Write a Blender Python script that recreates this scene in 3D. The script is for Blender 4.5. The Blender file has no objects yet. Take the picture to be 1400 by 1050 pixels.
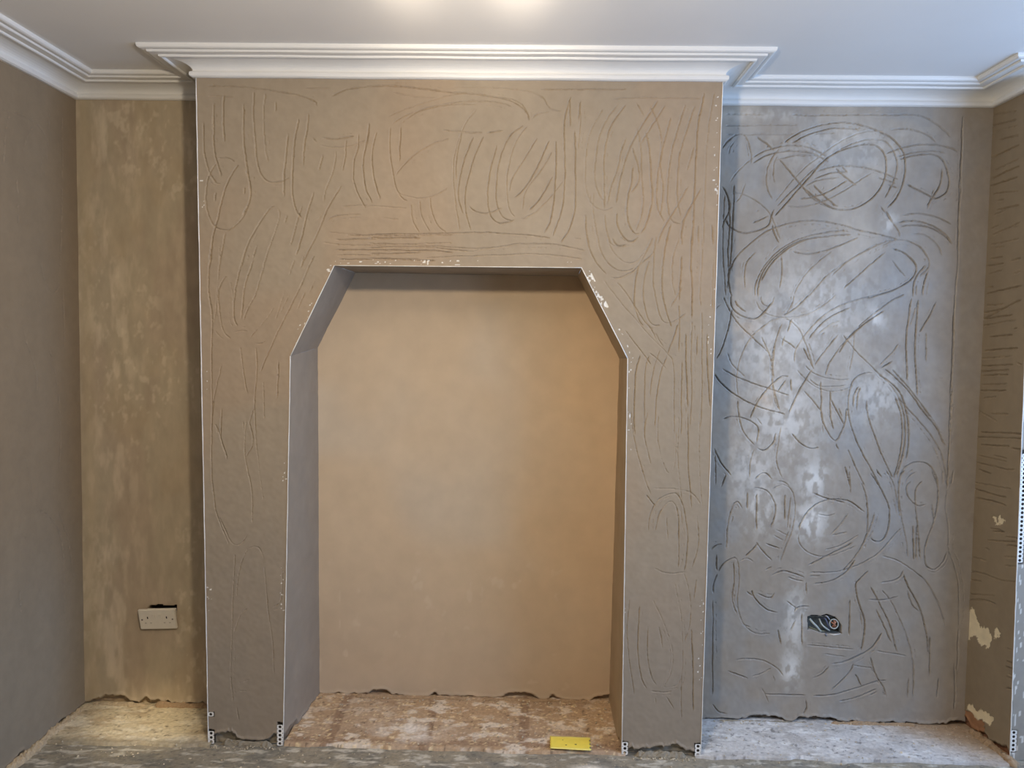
import bpy, bmesh, math, random
import numpy as np
from mathutils import Matrix, Vector
sc = bpy.context.scene
col = sc.collection
rng = np.random.default_rng(7)
random.seed(7)

# ------------------------------------------------------------------ camera
FPX = 1092.65
CAM = np.array([0.2692, -2.7983, 1.4847])
YAW, PITCH, ROLL = 0.022, -0.0567, 0.0153
_f0 = np.array([-math.sin(YAW), math.cos(YAW), 0.0]); _r0 = np.array([math.cos(YAW), math.sin(YAW), 0.0])
_u0 = np.array([0, 0, 1.0])
CF = math.cos(PITCH) * _f0 + math.sin(PITCH) * _u0
_u1 = -math.sin(PITCH) * _f0 + math.cos(PITCH) * _u0
CR = math.cos(ROLL) * _r0 + math.sin(ROLL) * _u1
CU = -math.sin(ROLL) * _r0 + math.cos(ROLL) * _u1
cd = bpy.data.cameras.new('camera'); cam = bpy.data.objects.new('camera', cd); col.objects.link(cam)
cd.sensor_fit = 'HORIZONTAL'; cd.sensor_width = 36.0; cd.lens = FPX / 1400 * 36.0; cd.clip_start = 0.05
cam.matrix_world = Matrix(((CR[0], CU[0], -CF[0], CAM[0]), (CR[1], CU[1], -CF[1], CAM[1]), (CR[2], CU[2], -CF[2], CAM[2]), (0, 0, 0, 1)))
sc.camera = cam

# ------------------------------------------------------------------ world, lights, exposure
w = bpy.data.worlds.new('world'); sc.world = w; w.use_nodes = True
w.node_tree.nodes['Background'].inputs[0].default_value = (0.55, 0.72, 1.0, 1)
w.node_tree.nodes['Background'].inputs[1].default_value = 0.6
vs = sc.view_settings
vs.view_transform = 'Standard'; vs.look = 'None'; vs.gamma = 1.0; vs.use_curve_mapping = False
vs.exposure = 0.0

def lamp(name, kind, loc, energy, color, target=None, **kw):
    d = bpy.data.lights.new(name, kind); o = bpy.data.objects.new(name, d); col.objects.link(o)
    d.energy = energy; d.color = color; o.location = loc
    for k, v in kw.items(): setattr(d, k, v)
    if target is not None:
        o.rotation_euler = (Vector(target) - Vector(loc)).to_track_quat('-Z', 'Y').to_euler()
    return o
WARM = (1.0, 0.85, 0.66)
LAMP = (0.12, -1.67, 2.06)
# the room's ceiling light: one open bulb and three small spot heads on the same fitting
lamp('ceiling_bulb', 'POINT', LAMP, 60, WARM, shadow_soft_size=0.05)
lamp('spot_or_fill', 'SPOT', (LAMP[0] - .17, LAMP[1], 2.16), 120, WARM, (-0.085, -0.80, 2.44), spot_size=math.radians(15), spot_blend=1.0, shadow_soft_size=0.03)
lamp('spot_or_fill', 'SPOT', (LAMP[0] + .14, LAMP[1], 2.16), 165, WARM, (0.235, -0.80, 2.44), spot_size=math.radians(15), spot_blend=1.0, shadow_soft_size=0.03)
lamp('spot_or_fill', 'SPOT', (LAMP[0] - .22, LAMP[1], 2.04), 170, (1.0, .84, .58), (-1.17, 0.10, 0.0), spot_size=math.radians(9), spot_blend=1.0, shadow_soft_size=0.03)
lamp('spot_or_fill', 'SPOT', (LAMP[0], LAMP[1] + .02, 1.98), 62, WARM, (0.1, -0.85, 2.44), spot_size=math.radians(44), spot_blend=1.0, shadow_soft_size=0.04)  # added wide uplight to brighten the ceiling, not a head of the fitting
# daylight through the window in the right-hand wall
lamp('window_daylight', 'AREA', (3.02, -1.45, 1.55), 76, (0.40, 0.61, 1.0), (0.0, -1.45, 1.55), shape='RECTANGLE', size=2.2, size_y=1.5)

# ------------------------------------------------------------------ dimensions
H, HC = 2.4386, 2.3696
XL, XR, DL, DR = -1.4813, 1.981, 0.2715, 0.2729
BXL = lambda z: -0.8749 + (-0.9034 + 0.8749) * z / 2.37
BXR = lambda z: 0.9041 + (0.9112 - 0.9041) * z / 2.37
YN = 0.035
NX = lambda z: 2.017 + (1.985 - 2.017) * z / 2.37
NICHE = [(-0.6021, 0.0), (-0.5748, 1.411), (-0.4202, 1.7304), (0.4428, 1.7343), (0.6096, 1.422), (0.6219, 0.0)]
NBACK = [(-0.566, 0.0), (-0.5672, 1.4385), (-0.4181, 1.7321), (0.4497, 1.7296), (0.6185, 1.4141), (0.6125, 0.0)]
ND = lambda z: 0.372 - 0.042 * min(z, 1.73) / 1.73

# ------------------------------------------------------------------ helpers
def ray(px, py):
    px = np.asarray(px, float); py = np.asarray(py, float)
    return CF * FPX + (px - 700)[..., None] * CR - (py - 525)[..., None] * CU
def unproject(px, py, axis, val):
    v = ray(px, py); t = (val - CAM[axis]) / v[..., axis]
    return CAM + t[..., None] * v
def srgb(r, g, b):
    c = np.array([r, g, b], float) / 255.0
    return np.where(c <= 0.04045, c / 12.92, ((c + 0.055) / 1.055) ** 2.4)
def vnoise(a, b, sa, sb, seed, octaves=1):
    """smooth value noise in 0..1 over coordinates a, b with cell sizes sa, sb"""
    out = np.zeros(np.broadcast(a, b).shape); amp = 1.0; tot = 0.0
    for o in range(octaves):
        r = np.random.default_rng(seed * 131 + o); lat = r.random((256, 256))
        x = np.asarray(a) / sa * 2 ** o + 77.3; y = np.asarray(b) / sb * 2 ** o + 31.7
        xi = np.floor(x).astype(int); yi = np.floor(y).astype(int); fx = x - xi; fy = y - yi
        fx = fx * fx * (3 - 2 * fx); fy = fy * fy * (3 - 2 * fy)
        g = lambda i, j: lat[i % 256, j % 256]
        out = out + amp * ((g(xi, yi) * (1 - fx) + g(xi + 1, yi) * fx) * (1 - fy) + (g(xi, yi + 1) * (1 - fx) + g(xi + 1, yi + 1) * fx) * fy)
        tot += amp; amp *= 0.55
    return out / tot
def sstep(e0, e1, x):
    t = np.clip((x - e0) / (e1 - e0), 0, 1); return t * t * (3 - 2 * t)
def mix(c0, c1, t):
    return c0 * (1 - t[..., None]) + np.asarray(c1) * t[..., None]
def inside(poly, a, b):
    res = np.zeros(a.shape, bool); n = len(poly)
    for i in range(n):
        x0, y0 = poly[i]; x1, y1 = poly[(i + 1) % n]
        c = ((y0 > b) != (y1 > b)) & (a < (x1 - x0) * (b - y0) / ((y1 - y0) if y1 != y0 else 1e-9) + x0)
        res ^= c
    return res
def smoothline(pts, step):
    """Catmull-Rom through pts, resampled about every step"""
    p = np.asarray(pts, float)
    if len(p) == 2:
        n = max(2, int(np.linalg.norm(p[1] - p[0]) / step)); t = np.linspace(0, 1, n)[:, None]
        return p[0] * (1 - t) + p[1] * t
    q = np.vstack([2 * p[0] - p[1], p, 2 * p[-1] - p[-2]]); out = []
    for i in range(1, len(q) - 2):
        n = max(2, int(np.linalg.norm(q[i + 1] - q[i]) / step)); t = np.linspace(0, 1, n, endpoint=False)[:, None]
        out.append(0.5 * (2 * q[i] + (q[i + 1] - q[i - 1]) * t + (2 * q[i - 1] - 5 * q[i] + 4 * q[i + 1] - q[i + 2]) * t ** 2
                          + (3 * q[i] - q[i - 1] - 3 * q[i + 1] + q[i + 2]) * t ** 3))
    out.append(p[-1:]); return np.vstack(out)

class Field:
    """raster of scored lines on a wall plane, wall coordinates (a, b) in metres"""
    R = 0.0016
    def __init__(s, a0, a1, b0, b1):
        s.a0, s.b0 = a0 - .02, b0 - .02
        s.na = int((a1 - a0 + .04) / s.R) + 2; s.nb = int((b1 - b0 + .04) / s.R) + 2
        s.R = Field.R; s.g = np.zeros(s.na * s.nb); s.r = np.zeros(s.na * s.nb)
    def stroke(s, pts, depth=1.0, sig=0.0024, rough=0.45):
        p = smoothline(pts, 0.0011); n = len(p)
        if n < 3: return
        k = np.ones(9) / 9
        amp = 1 - rough * np.clip(np.convolve(rng.random(n + 8), k, 'valid') * 3.2 - 0.9, 0, 1) - 0.35 * rough * rng.random(n)
        t = np.linspace(0, 1, n); L = n * 0.0011
        amp *= np.clip(np.minimum(t, 1 - t) * L / 0.02, 0.15, 1) * depth
        lat = np.cumsum(rng.normal(0, .00016, (n, 2)), axis=0); lat -= np.linspace(0, 1, n)[:, None] * lat[-1]
        p = p + np.clip(lat, -.0035, .0035) + rng.normal(0, .00035, (n, 2))
        ci = np.round((p[:, 0] - s.a0) / s.R).astype(int); cj = np.round((p[:, 1] - s.b0) / s.R).astype(int)
        for di in range(-5, 6):
            for dj in range(-5, 6):
                i = ci + di; j = cj + dj
                ok = (i >= 0) & (i < s.na) & (j >= 0) & (j < s.nb)
                d = np.hypot(s.a0 + i * s.R - p[:, 0], s.b0 + j * s.R - p[:, 1])
                idx = (j * s.na + i)[ok]
                np.maximum.at(s.g, idx, (amp * np.exp(-(d / sig) ** 2))[ok])
                np.maximum.at(s.r, idx, (amp * np.exp(-((d - .0055) / .0022) ** 2))[ok])
    def sample(s, a, b):
        x = np.clip((a - s.a0) / s.R, 0, s.na - 1.001); y = np.clip((b - s.b0) / s.R, 0, s.nb - 1.001)
        i = x.astype(int); j = y.astype(int); fx = x - i; fy = y - j
        out = []
        for q in (s.g, s.r):
            q = q.reshape(s.nb, s.na)
            out.append((q[j, i] * (1 - fx) + q[j, i + 1] * fx) * (1 - fy) + (q[j + 1, i] * (1 - fx) + q[j + 1, i + 1] * fx) * fy)
        return out
def trace(field, crop, data, axis, val, depth, sig=0.0024, rough=0.45, twin=0.0):
    """lines read off the photograph, put on the wall plane they belong to"""
    x0, y0, k = crop
    other = 0 if axis == 1 else 1
    for fl in data:
        q = np.array(fl, float).reshape(-1, 2)
        P = unproject(x0 + q[:, 0] * k, y0 + q[:, 1] * k, axis, val)
        W = np.stack([P[:, other], P[:, 2]], 1)
        field.stroke(W, depth * rng.uniform(.6, 1.1), sig, rough)
        if rng.random() < twin and len(W) > 2:      # the comb's neighbouring tooth leaves a fainter line alongside
            t = np.gradient(W, axis=0); t /= np.linalg.norm(t, axis=1)[:, None] + 1e-9
            k0 = rng.integers(0, max(1, len(W) - 2)); off = rng.choice([-1, 1]) * rng.uniform(.009, .015)
            field.stroke((W + np.stack([-t[:, 1], t[:, 0]], 1) * off)[k0:], depth * rng.uniform(.4, .65), sig * .95, .6)

def link(name, me, mat=None, parent=None, smooth=False):
    o = bpy.data.objects.new(name, me); col.objects.link(o)
    if mat is not None: me.materials.append(mat)
    if parent is not None: o.parent = parent
    if smooth: me.polygons.foreach_set('use_smooth', np.ones(len(me.polygons), bool))
    return o
def structure(o):
    o['kind'] = 'structure'; return o
def tag(o, label, cat, group=None, kind=None):
    o['label'] = label; o['category'] = cat
    if group: o['group'] = group
    if kind: o['kind'] = kind
    return o
def empty(name, loc=(0, 0, 0)):
    o = bpy.data.objects.new(name, None); o.location = loc; o.empty_display_size = .05; col.objects.link(o); return o

def grid_mesh(name, P, C, keep=None, extra=None, flip=False):
    """P (ny,nx,3) points, C (ny,nx,3) linear colours; keep masks cells; extra = list of (4 points, colour)"""
    ny, nx = P.shape[:2]
    idx = np.arange(ny * nx).reshape(ny, nx)
    q = np.stack([idx[:-1, :-1], idx[:-1, 1:], idx[1:, 1:], idx[1:, :-1]], -1)
    q = q[keep] if keep is not None else q.reshape(-1, 4)
    if flip: q = q[:, ::-1]
    V = P.reshape(-1, 3); K = C.reshape(-1, 3)
    used = np.unique(q); remap = np.full(len(V), -1); remap[used] = np.arange(len(used))
    V = V[used]; K = K[used]; q = remap[q]; nfine = len(q)
    if extra:
        ev, ek, eq = [], [], []
        for pts, c in extra:
            b = len(V) + len(ev); ev += list(pts); ek += [c] * 4; eq.append([b, b + 1, b + 2, b + 3])
        V = np.vstack([V, np.array(ev)]); K = np.vstack([K, np.array(ek)]); q = np.vstack([q, np.array(eq)])
    me = bpy.data.meshes.new(name)
    me.vertices.add(len(V)); me.vertices.foreach_set('co', V.astype(np.float32).ravel())
    me.loops.add(q.size); me.loops.foreach_set('vertex_index', q.astype(np.int32).ravel())
    me.polygons.add(len(q)); me.polygons.foreach_set('loop_start', np.arange(0, q.size, 4, dtype=np.int32))
    me.update(calc_edges=True)
    sm = np.ones(len(q), bool); sm[nfine:] = False
    me.polygons.foreach_set('use_smooth', sm)
    at = me.attributes.new('Col', 'FLOAT_COLOR', 'POINT')
    at.data.foreach_set('color', np.hstack([K, np.ones((len(K), 1))]).astype(np.float32).ravel())
    me.validate()
    return me
def quads_mesh(name, quads):
    me = bpy.data.meshes.new(name); v = [p for q in quads for p in q]
    me.from_pydata([tuple(map(float, p)) for p in v], [], [tuple(range(4 * i, 4 * i + 4)) for i in range(len(quads))]); me.update(); return me
def bm_mesh(name, bm):
    me = bpy.data.meshes.new(name); bmesh.ops.recalc_face_normals(bm, faces=bm.faces); bm.to_mesh(me); bm.free(); return me
def add_box(bm, c, s, M=None):
    r = bmesh.ops.create_cube(bm, size=1.0); vs_ = r['verts']
    bmesh.ops.scale(bm, vec=s, verts=vs_); bmesh.ops.translate(bm, vec=c, verts=vs_)
    if M is not None: bmesh.ops.transform(bm, matrix=M, verts=vs_)
    return vs_
def tube(bm, pts, rad, seg=8, caps=True):
    pts = [Vector(p) for p in pts]; rings = []
    n = Vector((0.3, 0.5, 0.8)).normalized()
    for i, p in enumerate(pts):
        t = (pts[min(i + 1, len(pts) - 1)] - pts[max(i - 1, 0)]).normalized()
        a = t.cross(n).normalized(); b = t.cross(a).normalized()
        rr = rad[i] if hasattr(rad, '__len__') else rad
        rings.append([bm.verts.new(p + (a * math.cos(2 * math.pi * k / seg) + b * math.sin(2 * math.pi * k / seg)) * rr) for k in range(seg)])
    for r0, r1 in zip(rings, rings[1:]):
        for k in range(seg): bm.faces.new((r0[k], r0[(k + 1) % seg], r1[(k + 1) % seg], r1[k]))
    if caps: bm.faces.new(rings[0]); bm.faces.new(rings[-1][::-1])

# ------------------------------------------------------------------ materials
def new_mat(name):
    m = bpy.data.materials.new(name); m.use_nodes = True; nt = m.node_tree
    return m, nt, nt.nodes['Principled BSDF']
def surface_mat(name, rough=(0.55, 0.8), grain=0.12, grain_scale=60.0, bump=0.25, bump_scale=35.0, vec_scale=(1, 1, 1), spec=0.4, colour=None):
    """colour from the surface's own colour attribute (or a fixed one) with fine grain, uneven gloss and trowel relief"""
    m, nt, b = new_mat(name); N = nt.nodes; L = nt.links
    tc = N.new('ShaderNodeTexCoord'); mp = N.new('ShaderNodeMapping'); mp.inputs['Scale'].default_value = vec_scale
    L.new(tc.outputs['Object'], mp.inputs['Vector'])
    n1 = N.new('ShaderNodeTexNoise'); n1.inputs['Scale'].default_value = grain_scale; n1.inputs['Detail'].default_value = 5
    L.new(mp.outputs[0], n1.inputs['Vector'])
    mr = N.new('ShaderNodeMapRange'); mr.inputs[1].default_value = .3; mr.inputs[2].default_value = .7
    mr.inputs[3].default_value = 1 - grain; mr.inputs[4].default_value = 1 + grain; L.new(n1.outputs[0], mr.inputs[0])
    mx = N.new('ShaderNodeVectorMath'); mx.operation = 'SCALE'
    if colour is None:
        at = N.new('ShaderNodeAttribute'); at.attribute_name = 'Col'; L.new(at.outputs['Color'], mx.inputs[0])
    else:
        mx.inputs[0].default_value = tuple(colour)
    L.new(mr.outputs[0], mx.inputs['Scale']); L.new(mx.outputs[0], b.inputs['Base Color'])
    n2 = N.new('ShaderNodeTexNoise'); n2.inputs['Scale'].default_value = bump_scale; n2.inputs['Detail'].default_value = 6
    L.new(mp.outputs[0], n2.inputs['Vector'])
    bp = N.new('ShaderNodeBump'); bp.inputs['Strength'].default_value = bump; bp.inputs['Distance'].default_value = .004
    L.new(n2.outputs[0], bp.inputs['Height']); L.new(bp.outputs[0], b.inputs['Normal'])
    n3 = N.new('ShaderNodeTexNoise'); n3.inputs['Scale'].default_value = 5; n3.inputs['Detail'].default_value = 4
    L.new(mp.outputs[0], n3.inputs['Vector'])
    m3 = N.new('ShaderNodeMapRange'); m3.inputs[1].default_value = .35; m3.inputs[2].default_value = .65
    m3.inputs[3].default_value = rough[0]; m3.inputs[4].default_value = rough[1]
    L.new(n3.outputs[0], m3.inputs[0]); L.new(m3.outputs[0], b.inputs['Roughness'])
    b.inputs['Specular IOR Level'].default_value = spec
    return m
def plain_mat(name, c, rough=.5, metal=0.0, grain=.06, scale=80.0):
    m, nt, b = new_mat(name); N = nt.nodes; L = nt.links
    n1 = N.new('ShaderNodeTexNoise'); n1.inputs['Scale'].default_value = scale; n1.inputs['Detail'].default_value = 3
    cr = N.new('ShaderNodeValToRGB'); e = cr.color_ramp.elements
    e[0].position = .3; e[1].position = .7
    e[0].color = (*[x * (1 - grain) for x in c], 1); e[1].color = (*[min(1, x * (1 + grain)) for x in c], 1)
    tc = N.new('ShaderNodeTexCoord'); L.new(tc.outputs['Object'], n1.inputs['Vector'])
    L.new(n1.outputs[0], cr.inputs[0]); L.new(cr.outputs[0], b.inputs['Base Color'])
    b.inputs['Roughness'].default_value = rough; b.inputs['Metallic'].default_value = metal
    return m
M_PLASTER = surface_mat('scored_plaster', (0.6, 0.85), .05, 30, .10, 14)
M_ALCOVE = surface_mat('damp_grey_plaster', (0.40, 0.64), .06, 30, .14, 16, spec=.45)
M_SKIM = surface_mat('smooth_skim_plaster', (0.55, 0.75), .04, 14, .12, 9)
M_OLD = surface_mat('old_mottled_plaster', (0.5, 0.75), .08, 22, .15, 16, vec_scale=(1, 1, .45))
M_FLOOR = surface_mat('rough_screed', (0.6, 0.9), .16, 90, .6, 70)
M_PAINT = surface_mat('white_gloss_paint', (0.35, 0.5), .015, 12, .04, 30, colour=(.80, .79, .76))
M_CEIL = surface_mat('white_ceiling_paint', (0.5, 0.6), .012, 4, .03, 18, colour=(.86, .85, .83))
M_BEAD = plain_mat('white_bead', (.86, .84, .80), .45)
M_PVC = plain_mat('ivory_plastic', (.76, .70, .60), .35, grain=.02)
M_DARK = plain_mat('dark_slot', (.03, .025, .02), .8)
M_BRASS = plain_mat('dull_screw', (.35, .31, .26), .4, .6)
M_GALV = plain_mat('galvanised_steel', (.16, .17, .16), .5, .5, .4, 60)
M_SHEATH = plain_mat('grey_cable_sheath', (.42, .44, .40), .5)
M_COPPER = plain_mat('brown_wire', (.38, .16, .09), .45)
M_BLUEW = plain_mat('dark_blue_wire', (.09, .10, .16), .45)
# ------------------------------------------------------------------ scored lines in the plaster: (crop origin x, y, scale), lines in that crop
K1 = 360 / 1400
SC_ALCOVE = [((970, 140, K1), [
 [70,62,300,66],[430,64,580,66,900,64,1100,66,1200,110,1290,190],[70,124,480,120],[70,170,460,170],[540,168,680,164],
 [390,220,470,165,580,122,700,104,810,118,900,150,980,195,1030,260,1042,340,1030,420,1000,500,940,570],[430,220,520,172,640,138,760,140,800,152],
 [340,540,420,440,520,340,620,260,720,195,830,155,940,150],[350,560,450,460,560,350,660,270,760,215,840,192,920,200,970,250,992,320,980,400,940,490,925,515],
 [340,610,400,545,500,430,600,320,680,265,770,230,850,222,910,250,938,310,935,390,905,460,850,520,780,560,700,570,640,555,580,520,500,455],
 [380,232,330,300,305,370,305,450,340,530],[365,270,340,330,338,400,350,440],[220,300,290,260,370,238,450,228,540,245,625,288],
 [220,330,300,285,400,262,480,262,560,280,640,320],[340,310,420,285,480,278,560,282,620,305],[930,275,1010,245,1100,225,1200,225,1280,240,1330,270],
 [985,292,1080,265,1180,258,1270,272],[1000,305,1090,280,1180,275,1235,300,1265,360,1275,430,1260,480,1215,510,1170,505],[1040,430,1110,470,1180,505,1215,512],
 [1200,440,1170,530,1150,580],[1235,340,1230,420,1190,500,1150,560],[950,150,1030,140,1110,155,1170,185,1210,220],
 [560,370,640,345,720,335,820,345,920,375,1015,415],[545,410,640,375,740,365],[500,450,580,415,700,395],[470,510,540,505,640,470,740,410],
 [400,550,470,555,560,540,660,500,760,440,870,370],[360,290,430,370,500,455,560,520,660,565],[545,430,600,490,680,560],[660,340,720,395,790,450],[690,330,745,385],
 [930,430,1010,460],[880,395,1000,435],[70,230,110,190,150,170,185,175,210,220,222,290,218,340],[60,260,90,215,130,180],[100,290,110,240,140,200],[140,125,160,160],
 [240,180,300,220,350,265],[100,440,130,390,180,335,240,290],[60,440,90,480,110,560,85,620,60,680],[130,430,125,560,120,700,110,850,90,1000],
 [80,480,75,600,70,750,75,900,85,1040],[100,500,105,650,95,800,100,950,120,1040],[100,485,160,485,220,510,280,550,325,600,350,670,380,750],[235,585,275,570],
 [215,645,270,625,320,600],[130,545,170,490,190,420],[80,610,110,660,170,690,240,685,310,655,330,600,345,560],[330,640,345,700,375,755],
 [100,920,130,840,200,760,290,690,390,648,500,628,610,635,700,655,780,680,900,705,1010,735],[240,1040,245,960,290,870,370,785,460,730,560,700,660,685,740,682],
 [255,1040,262,970,300,880,380,800,470,745,580,715,700,705,760,705],[270,960,320,870,400,790,500,735,620,712],[190,1000,185,930,200,850,250,790],
 [430,790,510,803,600,790,700,755,800,715],[440,1040,500,930,580,845,660,785],[520,1040,620,930,730,850,840,790,940,745,1040,740,1110,770,1160,830,1165,880,1120,930],
 [640,930,740,840,860,770,900,745],[700,1000,820,890,940,790],[960,775,1030,800,1085,850,1098,900,1060,955,980,1000,880,1030,820,1045],
 [1155,860,1110,910,1085,970,1080,1045],[1165,890,1140,960,1130,1040],[990,640,1080,630,1170,650,1250,700,1295,760],[1000,662,1090,655,1180,672,1250,715,1300,765],
 [1010,600,1110,595,1220,620,1300,660],[1060,700,1140,705,1210,760,1240,830],[1040,735,1120,770,1160,830],[900,540,950,610,1000,680,1010,730],[930,570,975,640],
 [900,770,960,740,1010,720],[960,830,1050,940],[380,800,385,900,370,1000],[1350,60,1345,200,1340,320,1335,450,1325,600,1320,760,1315,900,1308,1040],
 [1345,120,1338,300,1330,500,1318,800]]),
 ((970, 400, K1), [
 [20,100,50,70,75,65],[70,10,100,80,160,170,240,250,330,330],[110,0,120,80,170,125,240,140,290,110,340,40],[130,30,150,70,200,110],
 [240,30,270,90,330,125,400,132,480,125,560,95,640,40,680,0],[270,0,275,50,300,70,330,60,345,10],[400,125,440,60,450,0],[380,130,460,80,540,0],[120,80,95,200,60,310,30,360],
 [150,560,142,450,160,350,210,250,280,180,360,135,420,145,470,190,510,270,550,400],[390,150,360,240,335,350,330,440,350,540,375,640],[350,270,340,340,335,440,345,560,375,640],
 [270,225,320,340,345,470],[410,220,440,130],[380,300,400,220],[370,240,440,285,460,310],[450,380,455,310,500,230,570,150,660,85,760,45,880,15,950,2],
 [520,260,580,180,660,120,760,75],[560,230,640,170,700,150],[610,450,640,370,700,290,790,190,880,110,960,50,1050,5],[680,330,740,240,830,160,940,90],[550,400,600,330,690,215],
 [770,200,760,330,740,430],[700,210,780,310,880,410,960,490,1030,590,1110,680,1180,770,1230,860,1255,960,1260,1040],[415,650,470,540,550,400],
 [455,400,500,450,560,500,640,525,720,515,780,485],[500,380,540,420,600,450,680,465,760,460],[490,280,520,340,560,420],[520,450,580,495,660,500,740,490],
 [20,420,60,480,140,545,240,600,330,630,410,650],[60,400,150,450,250,490,340,520,430,550],[90,310,120,380,200,460],[150,560,155,640,180,740,245,820],[240,820,215,900,210,1000],
 [210,680,250,590,310,510,380,450,430,445],[230,600,270,540],[350,540,410,460],[430,450,435,540],[490,510,560,590,600,640],[380,700,365,800,358,900,390,1000],
 [60,680,110,660,170,665,230,690,260,730,245,810],[245,820,290,840,340,800,350,740],[240,650,290,720],[590,460,595,560,595,650,620,730,665,790,700,740,720,680,730,600],
 [640,560,680,640,720,720],[640,510,640,640,660,740],[680,600,710,680],[665,790,690,850],[595,620,600,760],[430,740,480,800,540,830,590,820],
 [880,430,830,430,770,460,740,540,735,620,755,720,800,830,860,940,910,1040],[835,560,835,640,870,750,920,880,980,1000],[880,430,950,470,1010,530,1045,620,1060,720,1055,830,1040,900],
 [1000,540,1030,640,1040,740,1025,860,990,990],[980,540,1015,640,1025,750,1005,900,975,1000],[780,640,790,540,810,490],[760,620,770,540,800,490],[730,820,780,940,830,1040],
 [715,910,735,980,745,1040],[745,910,740,950],[920,400,990,460,1060,530,1130,630,1200,720,1260,830],[960,400,1030,470,1100,560,1190,680],[890,400,960,330,1010,260],[900,410,980,360],
 [1075,20,1050,200,1048,350,1050,480],[1110,30,1100,200,1095,350,1105,560],[1150,200,1150,380],[1210,40,1160,140,1110,220],[1115,30,1060,190],
 [1305,0,1300,150,1295,300,1290,450,1285,560,1280,700,1270,850,1265,1000,1262,1050],[1300,100,1290,400,1276,760],[1000,1040,1010,980,1050,920,1110,900,1170,920,1205,980,1215,1040],
 [1040,1030,1060,980,1110,945],[20,820,60,900,120,980],[30,830,35,1040],[60,1040,90,960],[340,1000,400,1010,430,1040],[230,1000,290,960,340,1000]]),
 ((970, 640, K1), [
 [230,100,300,120,340,170,350,240,320,330],[320,120,390,90,440,130,455,220,440,330,400,430,370,510],[400,130,400,290],[200,120,200,230],[250,130,250,340],[430,140,410,330],
 [130,180,100,280,90,400,85,440],[110,210,150,180,180,230],[240,380,280,440,340,500],[290,400,380,430],[180,480,240,420,260,390],[340,320,440,370],[330,350,400,390],
 [470,340,490,280,530,220,590,180,670,165,750,180,830,240],[470,340,480,400,530,450,600,470,680,455,790,410],[540,130,620,160,730,185],[560,240,630,255,680,235],
 [630,370,700,300,740,230],[640,360,740,340],[600,440,700,410,800,350],[520,520,620,470,720,420,770,390],[800,60,830,150,840,250,835,350,800,430,740,510,690,560],[740,0,750,150],
 [850,20,920,130,955,230,950,330,920,385,880,390,850,360],[880,220,850,320,800,430],[930,0,975,80,1000,200,1010,260],[880,0,920,60],
 [520,555,620,555,700,545,800,510,900,450,980,360,1030,310],[520,575,600,570],[545,618,640,605,720,560,780,480],[320,575,390,550,460,565,510,585],[410,575,460,595,510,600],
 [285,550,340,520],[510,590,515,680],[40,560,70,510,120,480,150,480],[20,680,20,620,45,550],[15,690,15,900,15,1040],[0,440,40,410,75,405],[35,450,40,560],
 [120,460,150,500,155,600,145,700,165,800,210,860,270,885,340,875],[125,480,130,600,120,700,150,790],[165,830,230,850],[150,500,200,480,250,510],[220,640,240,690,300,750,370,770],
 [190,650,240,690],[240,660,320,690,350,650],[1000,100,1010,200,1025,300,1050,420,1055,490],[1050,0,1015,50,1005,150,1015,280],[1080,60,1050,100,1060,160,1110,200,1160,190],
 [1140,60,1100,110,1095,180,1105,300,1115,400,1120,500],[1175,0,1210,80,1215,160,1195,280,1160,370,1140,450,1150,520,1190,540,1240,500,1265,440],[1180,180,1195,300],
 [1080,300,1085,500],[1100,300,1100,500],[1265,100,1260,220,1275,320,1275,430,1300,500,1325,600,1328,720,1325,850],[1300,0,1285,100],[1240,0,1235,100],
 [910,465,1000,490,1080,540,1150,600,1210,700,1260,850],[1035,535,1000,590,900,612],[1030,560,1060,640,1120,750,1155,880,1165,1000],[850,540,800,590,775,630,790,720,820,820,815,920,800,980],
 [850,620,900,720,960,840,1000,990],[910,640,970,720,1030,850,1065,960,1080,1040],[1050,640,1075,720,1120,770],[880,740,930,850,970,940],[840,700,920,700,1010,680],[745,690,740,900],
 [800,740,810,850],[510,940,620,950,780,965],[870,970,1060,1000],[690,1040,780,1000,860,955,920,870],[360,850,380,950],[440,780,470,740,540,735],[420,880,460,800],[400,700,480,760],[490,760,490,950]]),
 ((970, 760, K1), [
 [130,555,200,548,290,560,360,600,400,650],[90,610,210,655],[210,645,280,625,340,590],[640,575,720,565,800,530,870,480,920,400],[540,655,600,630,640,580],[640,720,700,665,750,610,770,560],
 [540,745,650,740,760,710,870,675,950,658],[280,735,400,740,520,740],[680,775,780,755,900,700],[850,525,880,620,930,710,940,760],[770,620,810,700],[1080,540,1085,650,1080,760],
 [1170,420,1170,650],[1300,560,1305,700,1300,830],[1325,380,1320,560,1310,620],[510,750,515,810,490,850],[270,690,320,790],[600,520,740,540],[750,580,880,600],[330,620,355,680],
 [15,400,15,750],[10,780,50,830,100,840],[1220,640,1210,760],[1060,640,1050,770]])]
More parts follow.
